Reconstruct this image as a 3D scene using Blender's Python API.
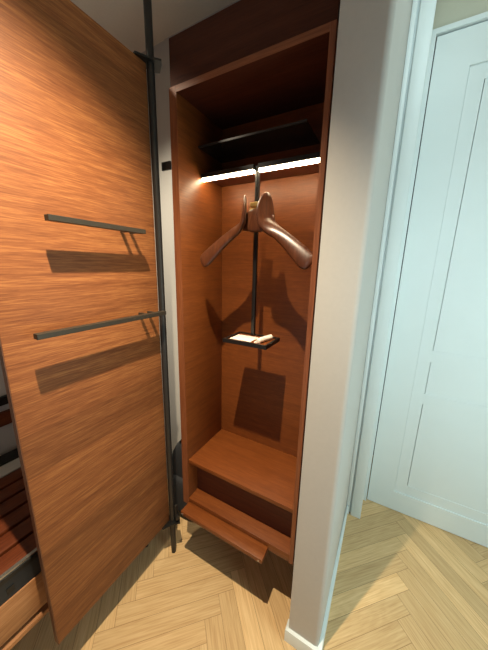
import bpy, bmesh, math, random
from mathutils import Vector, Matrix

for o in list(bpy.data.objects):
    bpy.data.objects.remove(o)
S = bpy.context.scene
COL = S.collection
random.seed(7)

# ------------------------------------------------------------------ camera
CAM_H = 1.5
cd = bpy.data.cameras.new('camera'); cam = bpy.data.objects.new('camera', cd); COL.objects.link(cam)
cd.sensor_fit = 'VERTICAL'; cd.sensor_height = 24.0; cd.lens = 24.0 * 260.0 / 650.0
cd.clip_start = 0.02
ax_r = Vector((0.8730, 0.4872, 0.0216)).normalized()      # image right in world
ax_f = Vector((-0.4710, 0.8538, -0.2204)).normalized()    # viewing direction
ax_f = (ax_f - ax_r * ax_f.dot(ax_r)).normalized()
ax_u = ax_r.cross(ax_f).normalized()
cam.matrix_world = Matrix(((ax_r.x, ax_u.x, -ax_f.x, 0), (ax_r.y, ax_u.y, -ax_f.y, 0),
                           (ax_r.z, ax_u.z, -ax_f.z, CAM_H), (0, 0, 0, 1)))
S.camera = cam

# ------------------------------------------------------------------ light
w = bpy.data.worlds.new('world'); S.world = w; w.use_nodes = True
bg = w.node_tree.nodes['Background']; bg.inputs[0].default_value = (0.74, 0.86, 1.0, 1); bg.inputs[1].default_value = 0.06

def light(name, kind, loc, target, energy, color, **kw):
    d = bpy.data.lights.new(name, kind); d.energy = energy; d.color = color
    for k, v in kw.items(): setattr(d, k, v)
    o = bpy.data.objects.new(name, d); COL.objects.link(o); o.location = loc
    o.rotation_euler = (Vector(target) - Vector(loc)).to_track_quat('-Z', 'Y').to_euler()
    return o
LAMP = (-0.33, 0.228, 2.53)
light('ceiling_spot', 'SPOT', LAMP, (-0.78, 0.42, 0.0), 228, (1.0, 0.83, 0.58), spot_size=math.radians(85), spot_blend=1.0, shadow_soft_size=0.012)
light('hall_daylight', 'AREA', (1.35, 0.62, 1.15), (0.02, 1.20, 0.85), 20, (0.74, 0.98, 0.99), shape='RECTANGLE', size=0.9, size_y=1.5)
light('ceiling_spot_bench', 'SPOT', (-1.12, 0.15, 2.45), (-0.92, 1.12, 1.30), 110, (1.0, 0.90, 0.70), spot_size=math.radians(66), spot_blend=1.0, shadow_soft_size=0.03)
light('hall_side_fill', 'SPOT', (0.05, -0.30, 1.75), (0.66, 1.67, 1.30), 30, (0.80, 0.98, 1.0), spot_size=math.radians(66), spot_blend=1.0, shadow_soft_size=0.12)  # unseen fill near the camera, added to light the hall door from its left
light('hall_top_fill', 'AREA', (0.14, 0.95, 2.80), (0.35, 1.35, 0.6), 6, (0.76, 0.98, 1.0), shape='RECTANGLE', size=0.3, size_y=0.5)  # unseen overhead fill, added to brighten the hall floor and door
light('bounce_fill', 'AREA', (-0.2, -0.9, 0.7), (-0.75, 0.75, 2.55), 4, (0.9, 0.95, 1.0), shape='RECTANGLE', size=1.5, size_y=1.2)  # added low uplight standing in for light bounced onto the ceiling
S.view_settings.view_transform = 'Standard'; S.view_settings.look = 'None'
S.view_settings.gamma = 1.0; S.view_settings.exposure = 0.0; S.view_settings.use_curve_mapping = False

# ------------------------------------------------------------------ materials
def srgb(r, g, b):
    f = lambda c: (c / 255 / 12.92) if c / 255 <= 0.04045 else ((c / 255 + 0.055) / 1.055) ** 2.4
    return (f(r), f(g), f(b), 1)

def mat(name, col, rough=0.5, metal=0.0, noise=0.0, nscale=40, bump=0.0, spec=0.5):
    m = bpy.data.materials.new(name); m.use_nodes = True
    nt = m.node_tree; b = nt.nodes['Principled BSDF']
    b.inputs['Roughness'].default_value = rough; b.inputs['Metallic'].default_value = metal
    b.inputs['Specular IOR Level'].default_value = spec
    tc = nt.nodes.new('ShaderNodeTexCoord'); n = nt.nodes.new('ShaderNodeTexNoise')
    n.inputs['Scale'].default_value = nscale; n.inputs['Detail'].default_value = 4
    nt.links.new(tc.outputs['Object'], n.inputs['Vector'])
    r = nt.nodes.new('ShaderNodeValToRGB')
    r.color_ramp.elements[0].color = tuple(c * (1 - noise) for c in col[:3]) + (1,)
    r.color_ramp.elements[1].color = tuple(min(1, c * (1 + noise)) for c in col[:3]) + (1,)
    r.color_ramp.elements[0].position = 0.3; r.color_ramp.elements[1].position = 0.7
    nt.links.new(n.outputs[0], r.inputs[0]); nt.links.new(r.outputs[0], b.inputs['Base Color'])
    if bump:
        bp = nt.nodes.new('ShaderNodeBump'); bp.inputs['Strength'].default_value = bump; bp.inputs['Distance'].default_value = 0.001
        nt.links.new(n.outputs[0], bp.inputs['Height']); nt.links.new(bp.outputs[0], b.inputs['Normal'])
    return m

def wood(name, dark, mid, lightc, grain='Y', rough=0.42, band_axis=None, band=0.12, band_amt=0.16, fine=1.0, spec=0.4, mottle=0.0, contrast=(0.36, 0.5, 0.66)):
    """streaked veneer: stretched noises along the grain axis"""
    m = bpy.data.materials.new(name); m.use_nodes = True
    nt = m.node_tree; L = nt.links; b = nt.nodes['Principled BSDF']
    b.inputs['Specular IOR Level'].default_value = spec
    tc = nt.nodes.new('ShaderNodeTexCoord')
    def stretched(across, along, detail, dist=0.0):
        mp = nt.nodes.new('ShaderNodeMapping')
        s = [across] * 3; s['XYZ'.index(grain)] = along
        mp.inputs['Scale'].default_value = s
        L.new(tc.outputs['Object'], mp.inputs['Vector'])
        n = nt.nodes.new('ShaderNodeTexNoise'); n.inputs['Scale'].default_value = 1; n.inputs['Detail'].default_value = detail
        n.inputs['Roughness'].default_value = 0.65; n.inputs['Distortion'].default_value = dist
        L.new(mp.outputs[0], n.inputs['Vector']); return n
    a = stretched(330 * fine, 14 * fine, 4, 0.3); c = stretched(38, 1.6, 4, 0.8)
    mx = nt.nodes.new('ShaderNodeMath'); mx.operation = 'MULTIPLY_ADD'
    L.new(c.outputs[0], mx.inputs[0]); mx.inputs[1].default_value = 0.38
    sc = nt.nodes.new('ShaderNodeMath'); sc.operation = 'MULTIPLY'; sc.inputs[1].default_value = 0.62
    L.new(a.outputs[0], sc.inputs[0]); L.new(sc.outputs[0], mx.inputs[2])
    r = nt.nodes.new('ShaderNodeValToRGB'); e = r.color_ramp.elements
    e[0].color = dark; e[0].position = contrast[0]; e[1].color = lightc; e[1].position = contrast[2]
    k = e.new(contrast[1]); k.color = mid
    L.new(mx.outputs[0], r.inputs[0]); out = r.outputs[0]
    def scale_col(fac, lo, hi, src):
        mr = nt.nodes.new('ShaderNodeMapRange'); mr.inputs[3].default_value = lo; mr.inputs[4].default_value = hi
        L.new(fac, mr.inputs[0])
        v = nt.nodes.new('ShaderNodeVectorMath'); v.operation = 'SCALE'
        L.new(src, v.inputs[0]); L.new(mr.outputs[0], v.inputs['Scale']); return v.outputs[0]
    if band_axis:
        sp = nt.nodes.new('ShaderNodeSeparateXYZ'); L.new(tc.outputs['Object'], sp.inputs[0])
        dv = nt.nodes.new('ShaderNodeMath'); dv.operation = 'DIVIDE'; dv.inputs[1].default_value = band
        L.new(sp.outputs['XYZ'.index(band_axis)], dv.inputs[0])
        fl = nt.nodes.new('ShaderNodeMath'); fl.operation = 'FLOOR'; L.new(dv.outputs[0], fl.inputs[0])
        wn = nt.nodes.new('ShaderNodeTexWhiteNoise'); wn.noise_dimensions = '1D'; L.new(fl.outputs[0], wn.inputs['W'])
        out = scale_col(wn.outputs[0], 1 - band_amt, 1 + band_amt, out)
    if mottle:
        n = stretched(60, 30, 3); out = scale_col(n.outputs[0], 1 - mottle, 1 + mottle, out)
    L.new(out, b.inputs['Base Color'])
    rr = nt.nodes.new('ShaderNodeMapRange'); rr.inputs[3].default_value = rough - .07; rr.inputs[4].default_value = rough + .1
    L.new(a.outputs[0], rr.inputs[0]); L.new(rr.outputs[0], b.inputs['Roughness'])
    bp = nt.nodes.new('ShaderNodeBump'); bp.inputs['Strength'].default_value = 0.25; bp.inputs['Distance'].default_value = 0.0006
    L.new(a.outputs[0], bp.inputs['Height']); L.new(bp.outputs[0], b.inputs['Normal'])
    return m

def emis(name, col, strength):
    m = bpy.data.materials.new(name); m.use_nodes = True; nt = m.node_tree
    b = nt.nodes['Principled BSDF']; b.inputs['Base Color'].default_value = col
    b.inputs['Emission Color'].default_value = col; b.inputs['Emission Strength'].default_value = strength
    return m

M = {}
M['door_wood'] = wood('oak_veneer_door', srgb(104, 57, 29), srgb(136, 81, 44), srgb(164, 106, 60), 'Y', 0.56, 'Z', 0.137, 0.15, spec=0.28, contrast=(0.34, 0.5, 0.64))
M['door_edge'] = wood('oak_veneer_door_edge', srgb(84, 48, 28), srgb(106, 64, 38), srgb(124, 78, 50), 'Z', 0.5)
cd3 = (srgb(92, 46, 18), srgb(117, 62, 25), srgb(136, 77, 34))
M['cab_x'] = wood('stained_veneer_across', *cd3, 'X', 0.42, None, mottle=0.10, contrast=(0.3, 0.5, 0.7))
M['cab_y'] = wood('stained_veneer_deep', *cd3, 'Y', 0.42, None, mottle=0.10, contrast=(0.3, 0.5, 0.7))
M['cab_z'] = wood('stained_veneer_upright', srgb(104, 54, 28), srgb(126, 72, 42), srgb(146, 90, 56), 'Z', 0.45, None, contrast=(0.3, 0.5, 0.7))
M['edge_x'] = wood('veneer_edging', srgb(104, 54, 28), srgb(126, 72, 42), srgb(146, 90, 56), 'X', 0.45, None, contrast=(0.3, 0.5, 0.7))
M['cab_back'] = wood('stained_veneer_back', *cd3, 'X', 0.40, 'Z', 0.21, 0.06, mottle=0.22, contrast=(0.28, 0.5, 0.72))
M['header_and_top_shade'] = wood('dark_stain_and_top_shade', srgb(58, 27, 16), srgb(70, 34, 20), srgb(80, 42, 26), 'X', 0.62, spec=0.2)  # header's own dark tone; on the top panel it paints in shade
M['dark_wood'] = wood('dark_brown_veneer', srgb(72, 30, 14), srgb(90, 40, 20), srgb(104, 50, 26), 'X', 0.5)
M['hanger'] = wood('walnut', srgb(66, 33, 18), srgb(80, 43, 25), srgb(98, 56, 34), 'Z', 0.3, None, fine=0.35, spec=0.5)
M['slat'] = wood('reddish_slats', srgb(74, 32, 14), srgb(98, 45, 20), srgb(116, 60, 30), 'Y', 0.42)
M['tan_front'] = wood('tan_oak', srgb(140, 92, 54), srgb(164, 112, 70), srgb(184, 132, 88), 'Y', 0.5)
M['metal'] = mat('dark_bronze_metal', srgb(50, 46, 43), 0.42, 0.4, 0.08, 60)
M['rail'] = mat('bronze_grey_metal', srgb(58, 52, 43), 0.5, 0.3, 0.06, 80)
M['black'] = mat('black_metal', srgb(30, 29, 28), 0.4, 0.3, 0.1, 60)
M['steel'] = mat('bright_steel', srgb(190, 186, 178), 0.25, 0.9, 0.04, 60)
M['brass'] = mat('pale_brass', srgb(206, 170, 104), 0.35, 0.6, 0.05, 60)
M['white_paint'] = mat('white_satin_paint', srgb(222, 230, 230), 0.45, 0, 0.01, 8, 0.03)
M['wall'] = mat('white_wall_paint', srgb(188, 184, 178), 0.75, 0, 0.015, 90, 0.15)
M['hallwall'] = mat('beige_wall_paint', srgb(196, 194, 176), 0.8, 0, 0.015, 90, 0.15)
M['ceil'] = mat('ceiling_paint', srgb(228, 219, 204), 0.85, 0, 0.02, 120, 0.2)
M['fabric'] = mat('black_nylon', srgb(30, 30, 33), 0.85, 0, 0.25, 200, 0.5)
M['fabric2'] = mat('grey_nylon', srgb(38, 38, 41), 0.85, 0, 0.2, 200, 0.5)
M['paper'] = mat('white_paper', srgb(240, 234, 224), 0.7, 0, 0.02, 60)
M['drawer'] = mat('charcoal_metal_drawer', srgb(34, 38, 42), 0.5, 0.2, 0.1, 50)
M['glass_dark'] = mat('smoked_glass', srgb(36, 30, 26), 0.15, 0.0, 0.02, 10)
M['led'] = emis('warm_led', (1.0, 0.80, 0.50, 1), 48)

def floor_mat():
    m = bpy.data.materials.new('oak_herringbone'); m.use_nodes = True; nt = m.node_tree; L = nt.links
    b = nt.nodes['Principled BSDF']
    uv = nt.nodes.new('ShaderNodeUVMap'); uv.uv_map = 'UVMap'
    at = nt.nodes.new('ShaderNodeAttribute'); at.attribute_name = 'plank'
    # offset texture per plank
    sc = nt.nodes.new('ShaderNodeVectorMath'); sc.operation = 'SCALE'; sc.inputs['Scale'].default_value = 37.0
    L.new(at.outputs['Color'], sc.inputs[0])
    ad = nt.nodes.new('ShaderNodeVectorMath'); ad.operation = 'ADD'; L.new(uv.outputs[0], ad.inputs[0]); L.new(sc.outputs[0], ad.inputs[1])
    def nz(sx, sy, det, dist):
        mp = nt.nodes.new('ShaderNodeMapping'); mp.inputs['Scale'].default_value = (sx, sy, 1); L.new(ad.outputs[0], mp.inputs['Vector'])
        n = nt.nodes.new('ShaderNodeTexNoise'); n.inputs['Scale'].default_value = 1; n.inputs['Detail'].default_value = det
        n.inputs['Distortion'].default_value = dist; L.new(mp.outputs[0], n.inputs['Vector']); return n
    a = nz(7, 190, 4, 0.3)
    c = nz(2.2, 16, 2, 1.5)
    # cathedral rings from the coarse noise
    mu = nt.nodes.new('ShaderNodeMath'); mu.operation = 'MULTIPLY'; mu.inputs[1].default_value = 34; L.new(c.outputs[0], mu.inputs[0])
    sn = nt.nodes.new('ShaderNodeMath'); sn.operation = 'SINE'; L.new(mu.outputs[0], sn.inputs[0])
    ma = nt.nodes.new('ShaderNodeMath'); ma.operation = 'MULTIPLY_ADD'; ma.inputs[1].default_value = 0.035
    L.new(sn.outputs[0], ma.inputs[0]); L.new(a.outputs[0], ma.inputs[2])
    r = nt.nodes.new('ShaderNodeValToRGB'); e = r.color_ramp.elements
    e[0].color = srgb(194, 156, 108); e[0].position = 0.26; e[1].color = srgb(226, 194, 146); e[1].position = 0.76
    k = e.new(0.5); k.color = srgb(212, 177, 128)
    L.new(ma.outputs[0], r.inputs[0])
    mr = nt.nodes.new('ShaderNodeMapRange'); mr.inputs[3].default_value = 0.86; mr.inputs[4].default_value = 1.10
    sp = nt.nodes.new('ShaderNodeSeparateColor'); L.new(at.outputs['Color'], sp.inputs[0]); L.new(sp.outputs[0], mr.inputs[0])
    v = nt.nodes.new('ShaderNodeVectorMath'); v.operation = 'SCALE'; L.new(r.outputs[0], v.inputs[0]); L.new(mr.outputs[0], v.inputs['Scale'])
    L.new(v.outputs[0], b.inputs['Base Color'])
    b.inputs['Roughness'].default_value = 0.5; b.inputs['Specular IOR Level'].default_value = 0.35
    bp = nt.nodes.new('ShaderNodeBump'); bp.inputs['Strength'].default_value = 0.15; bp.inputs['Distance'].default_value = 0.0005
    L.new(a.outputs[0], bp.inputs['Height']); L.new(bp.outputs[0], b.inputs['Normal'])
    return m
M['floor'] = floor_mat()
M['joint'] = mat('joint_filler', srgb(140, 108, 68), 0.8, 0, 0.05, 60)

# ------------------------------------------------------------------ mesh helpers
def bm_box(bm, x0, x1, y0, y1, z0, z1, bev=0.0, seg=2):
    g = bmesh.ops.create_cube(bm, size=1)
    for v in g['verts']:
        v.co = Vector(((x0 + x1) / 2 + v.co.x * (x1 - x0), (y0 + y1) / 2 + v.co.y * (y1 - y0), (z0 + z1) / 2 + v.co.z * (z1 - z0)))
    if bev:
        es = {e for v in g['verts'] for e in v.link_edges}
        bmesh.ops.bevel(bm, geom=list(es), offset=bev, segments=seg, profile=0.5, affect='EDGES')
    return bm

def bm_cyl(bm, p0, p1, r0, r1=None, n=20):
    r1 = r0 if r1 is None else r1
    p0, p1 = Vector(p0), Vector(p1); d = p1 - p0
    q = d.to_track_quat('Z', 'Y').to_matrix().to_4x4()
    bmesh.ops.create_cone(bm, cap_ends=True, segments=n, radius1=r0, radius2=r1, depth=d.length,
                          matrix=Matrix.Translation((p0 + p1) / 2) @ q)
    return bm

def bm_prism(bm, pts, z0, z1):
    a = [bm.verts.new((x, y, z0)) for x, y in pts]; b = [bm.verts.new((x, y, z1)) for x, y in pts]
    bm.faces.new(a[::-1]); bm.faces.new(b)
    n = len(pts)
    for i in range(n): bm.faces.new((a[i], a[(i + 1) % n], b[(i + 1) % n], b[i]))
    return bm

def obj(name, bm, m, parent=None, smooth=False, label=None):
    bmesh.ops.recalc_face_normals(bm, faces=bm.faces)
    if parent is not None:
        off = world_loc(parent)
        bmesh.ops.translate(bm, verts=bm.verts, vec=-off)
    me = bpy.data.meshes.new(name); bm.to_mesh(me); bm.free()
    me.materials.append(m)
    o = bpy.data.objects.new(name, me); COL.objects.link(o)
    if parent is not None: o.parent = parent
    if smooth:
        for p in me.polygons: p.use_smooth = True
        me.set_sharp_from_angle(angle=math.radians(40))
    if label: o['label'] = label
    return o

def world_loc(o):
    v = Vector(o.location)
    while o.parent: o = o.parent; v += Vector(o.location)
    return v

def box(name, b, m, parent=None, bev=0.0, label=None, seg=2):
    return obj(name, bm_box(bmesh.new(), *b, bev=bev, seg=seg), m, parent, label=label, smooth=bev > 0)

def thing(name, label, cat, loc, group=None):
    o = bpy.data.objects.new(name, None); COL.objects.link(o); o.location = loc; o.empty_display_size = 0.05
    o['label'] = label; o['category'] = cat
    if group: o['group'] = group
    return o

def struct(o, label=None):
    o['kind'] = 'structure'
    if label: o['label'] = label
    return o

# ------------------------------------------------------------------ floor
def build_floor():
    W = 0.074; n = 7; g = 0.0007
    X0, Y0 = -0.102, 0.02
    c = math.sqrt(0.5)
    bm = bmesh.new(); uvl = bm.loops.layers.uv.new('UVMap'); cl = bm.loops.layers.color.new('plank')
    def plank(a0, a1, b0, b1, along_a):
        cx = ((a0 + a1) / 2 * W, (b0 + b1) / 2 * W)
        wx = X0 + (cx[0] - cx[1]) * c; wy = Y0 + (cx[0] + cx[1]) * c
        if not (-1.95 < wx < 1.65 and -1.3 < wy < 2.15): return
        A0, A1, B0, B1 = a0 * W + g, a1 * W - g, b0 * W + g, b1 * W - g
        pts = [(A0, B0), (A1, B0), (A1, B1), (A0, B1)]
        vs = [bm.verts.new((X0 + (a - b) * c, Y0 + (a + b) * c, 0.0)) for a, b in pts]
        f = bm.faces.new(vs); col = (random.random(), random.random(), random.random(), 1)
        for lp, (a, b) in zip(f.loops, pts):
            lp[uvl].uv = (a - A0, b - B0) if along_a else (b - B0, a - A0)
            lp[cl] = col
    for y in range(-60, 60):
        for k in range(-6, 7):
            x = y + 2 * n * k
            plank(x, x + n, y, y + 1, True)
    for x in range(-60, 60):
        for k in range(-6, 7):
            y = x + 1 + 2 * n * k
            plank(x, x + 1, y, y + n, False)
    o = obj('floor', bm, M['floor'])
    # sub-base showing through the hairline joints, same floor object
    me = o.data; me.materials.append(M['joint'])
    b2 = bmesh.new(); b2.from_mesh(me)
    vs = [b2.verts.new(p) for p in ((-1.95, -1.3, -0.0008), (1.65, -1.3, -0.0008), (1.65, 2.15, -0.0008), (-1.95, 2.15, -0.0008))]
    f = b2.faces.new(vs); f.material_index = 1
    b2.to_mesh(me); b2.free()
    struct(o, 'oak herringbone parquet floor')
build_floor()

# ------------------------------------------------------------------ walls / ceiling
CZ = 2.545
struct(box('wall_back', (-1.85, -0.14, 1.125, 1.22, 0, CZ), M['wall']))
struct(box('wall_left', (-1.85, -1.70, -1.3, 1.125, 0, CZ), M['wall']))
struct(box('ceiling', (-1.85, -0.13, -1.3, 1.22, CZ, CZ + 0.06), M['ceil']))
struct(box('ceiling', (-0.13, 1.65, -1.3, 1.9, 2.82, 2.88), M['ceil']))
struct(box('ceiling_drop', (-0.14, -0.128, -1.3, 0.772, CZ + 0.0601, 2.82), M['wall']))
# wall pier between the closet and the hall: rounded near right corner
bm = bm_box(bmesh.new(), -0.186, -0.066, 0.772, 1.124, 0, CZ)
bm.edges.ensure_lookup_table()
es = [e for e in bm.edges if abs(e.verts[0].co.x - e.verts[1].co.x) < 1e-5 and abs(e.verts[0].co.y - e.verts[1].co.y) < 1e-5 and e.verts[0].co.x > -0.1 and e.verts[0].co.y < 0.8]
bmesh.ops.bevel(bm, geom=es, offset=0.016, segments=8, profile=0.5, affect='EDGES')
struct(obj('wall_middle', bm, M['wall'], smooth=True))
struct(box('wall_middle', (-0.139, -0.066, 1.125, 1.52, 0, 2.82), M['wall']))
struct(box('wall_middle', (-0.139, -0.066, 0.80, 1.1249, CZ + 0.0601, 2.82), M['wall']))
# shallow pier on the back wall left of the cabinet
struct(box('trim_1', (-1.085, -0.60, 1.1205, 1.1248, 0.0, CZ), M['wall']))
# pier baseboard wrapping three sides
def baseboard(name, pts, h, t, m):
    """closed prism with a small chamfered top edge; pts = footprint"""
    bm = bmesh.new(); bm_prism(bm, pts, 0, h)
    tops = [e for e in bm.edges if e.verts[0].co.z > h - 1e-5 and e.verts[1].co.z > h - 1e-5]
    bmesh.ops.bevel(bm, geom=tops, offset=0.0035, segments=2, profile=0.5, affect='EDGES')
    return struct(obj(name, bm, m, smooth=True))
baseboard('baseboard_middle', [(-0.197, 0.759), (-0.0525, 0.759), (-0.0525, 1.49), (-0.0655, 1.49), (-0.0655, 0.7715), (-0.1865, 0.7715), (-0.1865, 0.80), (-0.197, 0.80)], 0.062, 0.012, M['white_paint'])
# passage casing
struct(box('trim_2', (-0.0655, -0.046, 1.492, 1.52, 0.0, 2.82), M['white_paint'], bev=0.003))
struct(box('trim_3', (-0.046, -0.036, 1.513, 1.52, 0.0, 2.82), M['white_paint']))
struct(box('trim_4', (-0.036, 0.02, 1.492, 1.66, 0.0, 2.82), M['white_paint'], bev=0.004))
# hall end wall with door opening
struct(box('wall_hall', (0.02, 1.55, 1.67, 1.80, 2.556, 2.82), M['hallwall']))
struct(box('wall_hall', (0.975, 1.55, 1.67, 1.80, 0.0, 2.5559), M['hallwall']))
struct(box('wall_right', (1.55, 1.62, -1.3, 1.80, 0.0, 2.82), M['hallwall']))
# door frame
bm = bmesh.new()
bm_box(bm, 0.0205, 0.0405, 1.655, 1.75, 0, 2.556)
bm_box(bm, 0.955, 0.975, 1.655, 1.75, 0, 2.556)
bm_box(bm, 0.0405, 0.955, 1.655, 1.75, 2.536, 2.556)
struct(obj('trim_5', bm, M['white_paint']))
# door: built from a slab, a raised outer field and three recessed panels
def build_room_door():
    F = 1.668
    x0, x1 = 0.0455, 0.951
    fx0, fx1, fz0, fz1 = 0.185, 0.811, 0.138, 2.384
    bm = bmesh.new()
    px0, px1 = 0.246, 0.750
    rows = [(0.203, 0.757), (0.820, 1.010), (1.075, 2.321)]
    zs = [0.004, fz0]
    for a, b in rows: zs += [a, b]
    zs += [fz1, 2.5305]
    G = 0.0035
    xs = [x0, fx0, fx0 + 0.002, px0, px0 + G, px1 - G, px1, fx1 - 0.002, fx1, x1]
    def y_of(xi, zi):
        xa, xb = xs[xi], xs[xi + 1]; za, zb = zs[zi], zs[zi + 1]
        infield = 1 <= xi <= 7 and 1 <= zi <= len(zs) - 3
        inpanel = 3 <= xi <= 5 and (za, zb) in rows
        if inpanel and xi in (3, 5): return F + 0.026  # deep slits added so the panel sides show a dark shadow line
        if infield and xi in (1, 7): return F + 0.011
        return F + (0.010 if inpanel else 0.007 if infield else 0.0)
    cells = {}
    nx, nz = len(xs) - 1, len(zs) - 1
    def quad(p): bm.faces.new([bm.verts.new(q) for q in p])
    for i in range(nx):
        for j in range(nz):
            y = y_of(i, j); cells[i, j] = y
            quad([(xs[i], y, zs[j]), (xs[i + 1], y, zs[j]), (xs[i + 1], y, zs[j + 1]), (xs[i], y, zs[j + 1])])
    B = F + 0.04
    for i in range(nx + 1):
        for j in range(nz):
            a = cells.get((i - 1, j), B); b = cells.get((i, j), B)
            if a != b: quad([(xs[i], a, zs[j]), (xs[i], b, zs[j]), (xs[i], b, zs[j + 1]), (xs[i], a, zs[j + 1])])
    for j in range(nz + 1):
        for i in range(nx):
            a = cells.get((i, j - 1), B); b = cells.get((i, j), B)
            if a != b: quad([(xs[i], a, zs[j]), (xs[i + 1], a, zs[j]), (xs[i + 1], b, zs[j]), (xs[i], b, zs[j])])
    quad([(x0, B, zs[0]), (x0, B, zs[-1]), (x1, B, zs[-1]), (x1, B, zs[0])])
    bmesh.ops.remove_doubles(bm, verts=bm.verts, dist=1e-5)
    o = obj('door_1', bm, M['white_paint'])
    struct(o, 'white panelled hall door')
    h = bmesh.new()
    bm_cyl(h, (0.88, F, 1.05), (0.88, F - 0.05, 1.05), 0.010); bm_cyl(h, (0.88, F - 0.05, 1.05), (0.76, F - 0.05, 1.05), 0.009)
    obj('door_handle', h, M['steel'], o, smooth=True)
build_room_door()

# ------------------------------------------------------------------ wardrobe cabinet
CF = 0.815                         # front plane
CL, CR = -0.742, -0.217            # clear inner width
T = 0.020; TL = 0.034
CB = 1.105                         # inner back
ZB, ZT = 0.332, 2.112
cab = thing('wardrobe_cabinet', 'tall red-brown wood wardrobe with a glowing light strip, its door swung open to the left', 'wardrobe', ((CL + CR) / 2, 0.97, ZB))
box('side_panel', (CL - TL, CL, CF, CB, ZB, ZT), M['cab_y'], cab, 0.001)
box('side_panel', (CR, CR + T - 0.004, CF, CB, ZB, ZT), M['cab_y'], cab, 0.001)
# lighter lipping along the front edges
box('front_edging', (CL - TL, CL, CF - 0.0015, CF - 0.0001, ZB, ZT), M['cab_z'], cab)
box('front_edging', (CR, CR + T - 0.004, CF - 0.0015, CF - 0.0001, ZB, ZT), M['cab_z'], cab)
box('top_panel', (CL + .0003, CR - .0003, CF, CB, ZT - 0.020, ZT), M['header_and_top_shade'], cab, 0.001)  # darker than the cabinet wood: shade under the top is put into its colour
box('front_edging', (CL + .0003, CR - .0003, CF - 0.0015, CF - 0.0001, ZT - 0.020, ZT), M['edge_x'], cab)
box('back_panel', (CL - TL, CR + T - 0.004, CB + .0003, CB + 0.014, ZB, ZT), M['cab_back'], cab)
box('shelf', (CL + .0003, CR - .0003, CF + 0.006, CB - .0003, 0.567, 0.586), M['cab_x'], cab, 0.001)
box('bottom_shelf', (CL + .0003, CR - .0003, CF, CB - .0003, ZB, 0.3695), M['cab_x'], cab, 0.001)
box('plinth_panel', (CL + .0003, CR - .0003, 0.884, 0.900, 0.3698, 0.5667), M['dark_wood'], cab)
box('header_panel', (CL - TL + 0.001, CR + T - 0.004, CF + 0.006, CF + 0.026, ZT + .0003, 2.262), M['header_and_top_shade'], cab)
gs = box('glass_shelf', (CL + .0006, -0.300, 0.935, CB - .0003, 1.958, 1.964), M['glass_dark'], cab, label='thin smoked glass shelf')
box('edge_profile', (CL + .0006, -0.300, 0.931, 0.9349, 1.9585, 1.9655), M['metal'], gs)
LZ = 1.846
RX = -0.487                        # valet rod
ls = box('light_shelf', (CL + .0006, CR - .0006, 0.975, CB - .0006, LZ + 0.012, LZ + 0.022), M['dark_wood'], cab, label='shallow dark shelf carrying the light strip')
for x0, x1 in ((CL + 0.002, RX - 0.010), (RX + 0.010, CR - 0.002)):
    s = box('light_strip', (x0, x1, 0.944, 0.974, LZ + 0.0055, LZ + 0.022), M['black'], cab, label='glowing warm light strip')
    box('diffuser', (x0 + .001, x1 - .001, 0.948, 0.963, LZ - 0.003, LZ + 0.0053), M['led'], s)
fl = box('pull_out_shelf', (-0.738, -0.309, 0.752, 0.8132, 0.332, 0.352), M['cab_x'], cab, 0.0015, label='narrow pull-out board in front of the bottom shelf')
for x in (-0.728, -0.325):
    obj('screw', bm_cyl(bmesh.new(), (x, 0.7515, 0.340), (x, 0.7495, 0.340), 0.004, n=12), M['steel'], fl, smooth=True)

# ------------------------------------------------------------------ valet rod with tray
valet = thing('valet_rack', 'slim black valet rod with a small tray inside the lit wardrobe', 'valet rack', (RX, 0.965, 1.20))
box('rod', (RX - 0.0075, RX + 0.0075, 0.957, 0.972, 1.2155, LZ + 0.020), M['black'], valet, 0.0015)
wa = box('wall_arm', (RX - 0.008, RX + 0.008, 0.9723, CB - 0.0003, 1.722, 1.738), M['black'], valet, 0.0015)
# tray: base with raised rim
def tray():
    x0, x1, y0, y1, z0, z1 = -0.562, -0.370, 0.843, 0.980, 1.200, 1.2150
    bm = bmesh.new(); t = 0.009
    bm_box(bm, x0, x1, y0, y1, z0, z0 + 0.008)
    bm_box(bm, x0, x1, y0, y0 + t, z0 + 0.008, z1); bm_box(bm, x0, x1, y1 - t, y1, z0 + 0.008, z1)
    bm_box(bm, x0, x0 + t, y0 + t, y1 - t, z0 + 0.008, z1); bm_box(bm, x1 - t, x1, y0 + t, y1 - t, z0 + 0.008, z1)
    obj('tray', bm, M['black'], valet, label='shallow rimmed metal tray')
    box('tray_liner', (x0 + t + .0005, x1 - t - .0005, y0 + t + .0005, y1 - t - .0005, z0 + 0.0081, z0 + 0.0095), M['cab_x'], valet, label='wood liner of the tray')
tray()
# things in the tray
cardo = box('paper_card', (-0.546, -0.450, 0.870, 0.945, 1.2097, 1.2118), M['paper'], bev=0.0004)
cardo['label'] = 'flat white card lying at the left of the valet tray'; cardo['category'] = 'card'
bm = bmesh.new()
bm_cyl(bm, (-0.418, 0.868, 1.2205), (-0.398, 0.955, 1.2205), 0.0105, n=20)
bmesh.ops.bevel(bm, geom=[e for e in bm.edges if len(e.link_faces) == 2 and e.calc_face_angle() > 1.2], offset=0.003, segments=2, affect='EDGES')
for i in range(1):
    bm_box(bm, -0.436, -0.410, 0.872, 0.940, 1.2098, 1.2125)
ro = obj('rolled_cloth', bm, M['paper'], smooth=True)
ro['label'] = 'small white rolled cloth lying at the right of the valet tray'; ro['category'] = 'cloth'

# ------------------------------------------------------------------ coat hanger
HX, HY = -0.448, 0.872
hang = thing('coat_hanger', 'sculpted walnut coat hanger with raised collar fins in front of the rod', 'hanger', (HX, HY, 1.60))

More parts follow.
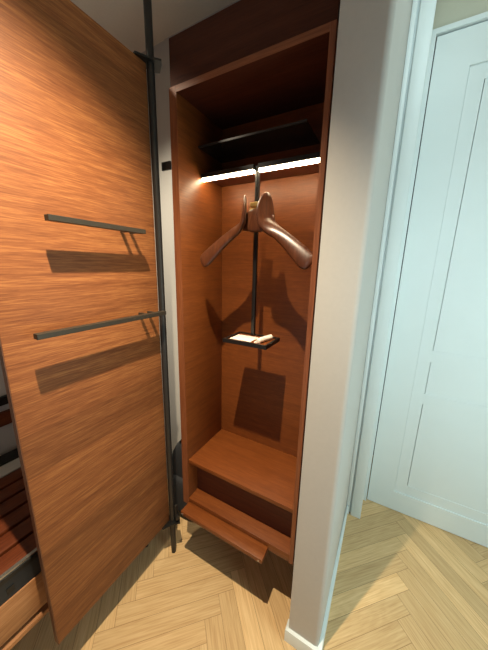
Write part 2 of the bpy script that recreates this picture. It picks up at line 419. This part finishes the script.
def loft(bm, secs, n=20):
    """secs: (centre, wide axis, half width, half thickness); ellipse sections"""
    # densify with Catmull-Rom
    def cr(a, b, c, d, t):
        return 0.5 * ((2 * b) + (c - a) * t + (2 * a - 5 * b + 4 * c - d) * t * t + (3 * b - a - 3 * c + d) * t ** 3)
    P = [Vector(s[0]) for s in secs]; A = [Vector(s[1]).normalized() for s in secs]
    Hw = [s[2] for s in secs]; Th = [s[3] for s in secs]
    out = []; N = len(secs); sub = 5
    for i in range(N - 1):
        i0, i3 = max(0, i - 1), min(N - 1, i + 2)
        for k in range(sub):
            t = k / sub
            out.append((cr(P[i0], P[i], P[i + 1], P[i3], t), cr(A[i0], A[i], A[i + 1], A[i3], t).normalized(),
                        max(.001, cr(Hw[i0], Hw[i], Hw[i + 1], Hw[i3], t)), max(.001, cr(Th[i0], Th[i], Th[i + 1], Th[i3], t))))
    out.append((P[-1], A[-1], Hw[-1], Th[-1]))
    rings = []
    for i, (c, a, hw, th) in enumerate(out):
        d = (out[min(i + 1, len(out) - 1)][0] - out[max(i - 1, 0)][0]).normalized()
        a = (a - d * a.dot(d)).normalized(); b = d.cross(a).normalized()
        rings.append([bm.verts.new(c + a * hw * math.cos(q) + b * th * (math.copysign(abs(math.sin(q)) ** 0.8, math.sin(q))))
                      for q in (2 * math.pi * k / n for k in range(n))])
    for r0, r1 in zip(rings, rings[1:]):
        for k in range(n): bm.faces.new((r0[k], r0[(k + 1) % n], r1[(k + 1) % n], r1[k]))
    bm.faces.new(rings[0][::-1]); bm.faces.new(rings[-1])
    return bm
for s in (1, -1):
    secs = [((0.046, 0.012, 1.745), (.42, .88, 0), .006, .003),
            ((0.045, 0.008, 1.736), (.42, .88, 0), .019, .005),
            ((0.042, 0.004, 1.715), (.42, .88, 0), .032, .006),
            ((0.042, 0.000, 1.685), (.42, .88, 0), .040, .0075),
            ((0.046, -0.002, 1.655), (.42, .85, .15), .037, .010),
            ((0.064, -0.004, 1.632), (.40, .65, .45), .030, .012),
            ((0.092, -0.006, 1.613), (.36, .50, .70), .023, .012),
            ((0.126, -0.010, 1.588), (.38, .38, .80), .024, .012),
            ((0.164, -0.015, 1.556), (.40, .32, .84), .028, .012),
            ((0.192, -0.019, 1.531), (.40, .30, .86), .0305, .012),
            ((0.206, -0.021, 1.519), (.40, .30, .86), .030, .0115),
            ((0.215, -0.022, 1.512), (.40, .30, .86), .025, .009),
            ((0.219, -0.022, 1.509), (.40, .30, .86), .013, .005)]
    secs = [((HX + s * c[0], HY + c[1], c[2]), (s * a[0], a[1], a[2]), hw, th) for c, a, hw, th in secs]
    obj('shoulder_arm', loft(bmesh.new(), secs), M['hanger'], hang, smooth=True)
# centre saddle joining both arms behind the collar fins
secs = [((HX + x, HY + 0.022, z), (0, .15, 1), hw, .011) for x, z, hw in ((-0.060, 1.640, .016), (-0.038, 1.655, .036), (0, 1.664, .044), (0.038, 1.655, .036), (0.060, 1.640, .016))]
obj('saddle', loft(bmesh.new(), secs), M['hanger'], hang, smooth=True)
box('mounting_block', (HX - 0.038, HX + 0.006, HY + 0.030, HY + 0.064, 1.712, 1.728), M['brass'], hang, 0.003, label='pale brass mounting block')
box('mounting_block', (HX - 0.038, HX + 0.006, HY + 0.026, HY + 0.060, 1.694, 1.7075), M['brass'], hang, 0.003, label='pale brass mounting block')

# ------------------------------------------------------------------ open wardrobe door
DX = -0.845
door = box('door', (DX - 0.022, DX, 0.256, 0.7785, 0.208, 2.186), M['door_wood'], cab, 0.0012, label='wood-veneer door swung wide open, with two metal rails')
box('edge_band', (DX - 0.022, DX - 0.0002, 0.2535, 0.2558, 0.208, 2.186), M['door_edge'], door)
for z, ys in ((1.612, (0.372, 0.678)), (1.309, (0.308, 0.757))):
    bm = bm_box(bmesh.new(), DX + 0.044, DX + 0.066, ys[0], ys[1], z - 0.008, z + 0.007, 0.001)
    for y in ((ys[1] - 0.050, ys[1] - 0.012) if z > 1.5 else (0.680, 0.722)):
        bm_box(bm, DX + 0.0002, DX + 0.0445, y - 0.005, y + 0.005, z - 0.006, z + 0.005)
    obj('tie_rail', bm, M['rail'], door, label='flat bronze-grey tie rail')
PX, PY = -0.834, 0.788
def bracket(z, name, lab):
    bm = bmesh.new()
    bm_prism(bm, [(DX - 0.02, 0.735), (DX + 0.004, 0.728), (PX + 0.018, 0.768), (PX + 0.046, 0.796), (PX + 0.030, 0.812), (PX - 0.005, 0.838), (DX - 0.022, 0.815)], z, z + 0.006)
    # round hole is hidden by the pole: cut a clearance ring by a collar
    b = obj(name, bm, M['black'], pole, label=lab)
    return b
# ------------------------------------------------------------------ pole
pole = thing('metal_pole', 'dark round metal pole rising from the floor to the ceiling at the open door edge', 'pole', (PX, PY, 0))
obj('shaft', bm_cyl(bmesh.new(), (PX, PY, 0.045), (PX, PY, CZ - 0.0005), 0.0135, n=32), M['metal'], pole, smooth=True)
obj('foot', bm_cyl(bmesh.new(), (PX, PY, 0.0), (PX, PY, 0.0449), 0.0115, 0.0132, n=32), M['black'], pole, smooth=True)
bracket(2.1865, 'pivot_plate', 'upper pivot plate above the door')
bracket(0.2010, 'pivot_plate', 'lower pivot plate under the door')
br = box('bracket', (PX + 0.0136, CL - TL - 0.0005, 0.806, 0.814, 1.850, 1.879), M['black'], pole, 0.001)
bk = bmesh.new(); bm_cyl(bk, (PX + 0.020, 0.800, 0.232), (PX + 0.036, 0.792, 0.232), 0.011, n=20); bm_box(bk, PX + 0.012, PX + 0.024, 0.792, 0.806, 0.2078, 0.30, 0.002)
obj('hinge_knuckle', bk, M['metal'], pole, smooth=True)

# ------------------------------------------------------------------ dark bag in the gap
bag = thing('backpack', 'black backpack standing on the floor in the gap behind the metal pole', 'bag', (-0.93, 1.02, 0))
bm = bmesh.new(); bmesh.ops.create_uvsphere(bm, u_segments=32, v_segments=20, radius=1)
for v in bm.verts:
    x, y, z = v.co
    f = lambda q, e: math.copysign(abs(q) ** e, q)
    zz = f(z, 0.7)
    wdt = 0.115 * (1 - 0.22 * max(0, zz))
    v.co = Vector((-0.93 + f(x, 0.6) * wdt, 1.02 + f(y, 0.6) * 0.065, 0.24 + zz * 0.24 + 0.006 * math.sin(14 * x + 9 * z)))
obj('bag_body', bm, M['fabric'], bag, smooth=True)
bm = bmesh.new(); bmesh.ops.create_uvsphere(bm, u_segments=24, v_segments=14, radius=1)
for v in bm.verts:
    x, y, z = v.co; f = lambda q, e: math.copysign(abs(q) ** e, q)
    v.co = Vector((-0.925 + f(x, 0.55) * 0.085, 0.955 + f(y, 0.6) * 0.03, 0.17 + f(z, .6) * 0.12))
obj('front_pocket', bm, M['fabric2'], bag, smooth=True)
secs = [((-0.93 + 0.03 * math.cos(t), 1.0, 0.465 + 0.055 * math.sin(t)), (0, 1, 0), .011, .003) for t in [math.pi * k / 8 for k in range(9)]]
obj('handle', loft(bmesh.new(), secs, 10), M['fabric'], bag, smooth=True)

# ------------------------------------------------------------------ low slatted unit behind the door
UX = -0.95
unit = thing('slatted_bench', 'low bench unit with reddish slatted top and tan drawer front behind the open door', 'bench', (-1.3, 0.2, 0))
y0, y1 = -0.30, 0.775
dr = box('drawer_front', (UX - 0.018, UX, y0, y1, 0.285, 0.427), M['tan_front'], unit, 0.002)
box('bottom_board', (-1.66, UX + 0.004, y0, y1, 0.243, 0.262), M['tan_front'], unit, 0.002)
bm = bmesh.new(); bm_box(bm, UX - 0.012, UX - 0.004, y0, y1, 0.4275, 0.500)
dd = obj('drawer_side', bm, M['drawer'], unit, label='charcoal drawer side')
box('handle_slot', (UX - 0.0039, UX - 0.001, 0.186, 0.206, 0.448, 0.470), M['black'], dd)
box('metal_rail', (UX - 0.016, UX - 0.004, y0, y1, 0.5165, 0.524), M['steel'], unit)
box('rail_base', (UX - 0.020, UX + 0.0, y0, y1, 0.5003, 0.516), M['black'], unit)
for i in range(6):
    xa = -0.985 - i * 0.0855
    box('slat', (xa - 0.071, xa, y0, y1, 0.488, 0.504), M['slat'], unit, 0.002)
box('rear_ledge', (-1.575, -1.492, y0, y1, 0.4784, 0.5035), M['wall'], unit, label='pale rear ledge')
box('rear_bar', (-1.655, -1.5755, y0, y1, 0.4784, 0.512), M['black'], unit, label='black rear bar')
box('slat_bed', (-1.655, UX - 0.021, y0, y1, 0.4627, 0.478), M['dark_wood'], unit)
for x in (-1.44, -1.24, -1.00):
    box('bearer', (x - 0.01, x + 0.01, y0, y1, 0.4782, 0.4878), M['dark_wood'], unit)
box('carcass', (-1.66, UX - 0.0185, y0 + .01, y1 - .01, 0.2625, 0.4625), M['dark_wood'], unit)
for x, y in ((-0.985, 0.735), (-1.64, 0.735), (-0.985, -0.2), (-1.64, -0.2)):
    obj('foot', bm_cyl(bmesh.new(), (x, y, 0), (x, y, 0.2428), 0.012, 0.016, 16), M['black'], unit, smooth=True)
# wall-side pieces glimpsed above the bench
sh = box('wooden_rail', (-1.6995, -1.675, -0.3, 0.9, 0.655, 0.728), M['slat'], bev=0.002)
sh['label'] = 'brown wood wall rail glimpsed above the slatted bench at the left edge'; sh['category'] = 'rail'
rb = box('metal_rail', (-1.6995, -1.675, -0.3, 0.9, 0.768, 0.812), M['black'], bev=0.002)
rb['label'] = 'black bar on the pale wall above the brown wood rail'; rb['category'] = 'rail'
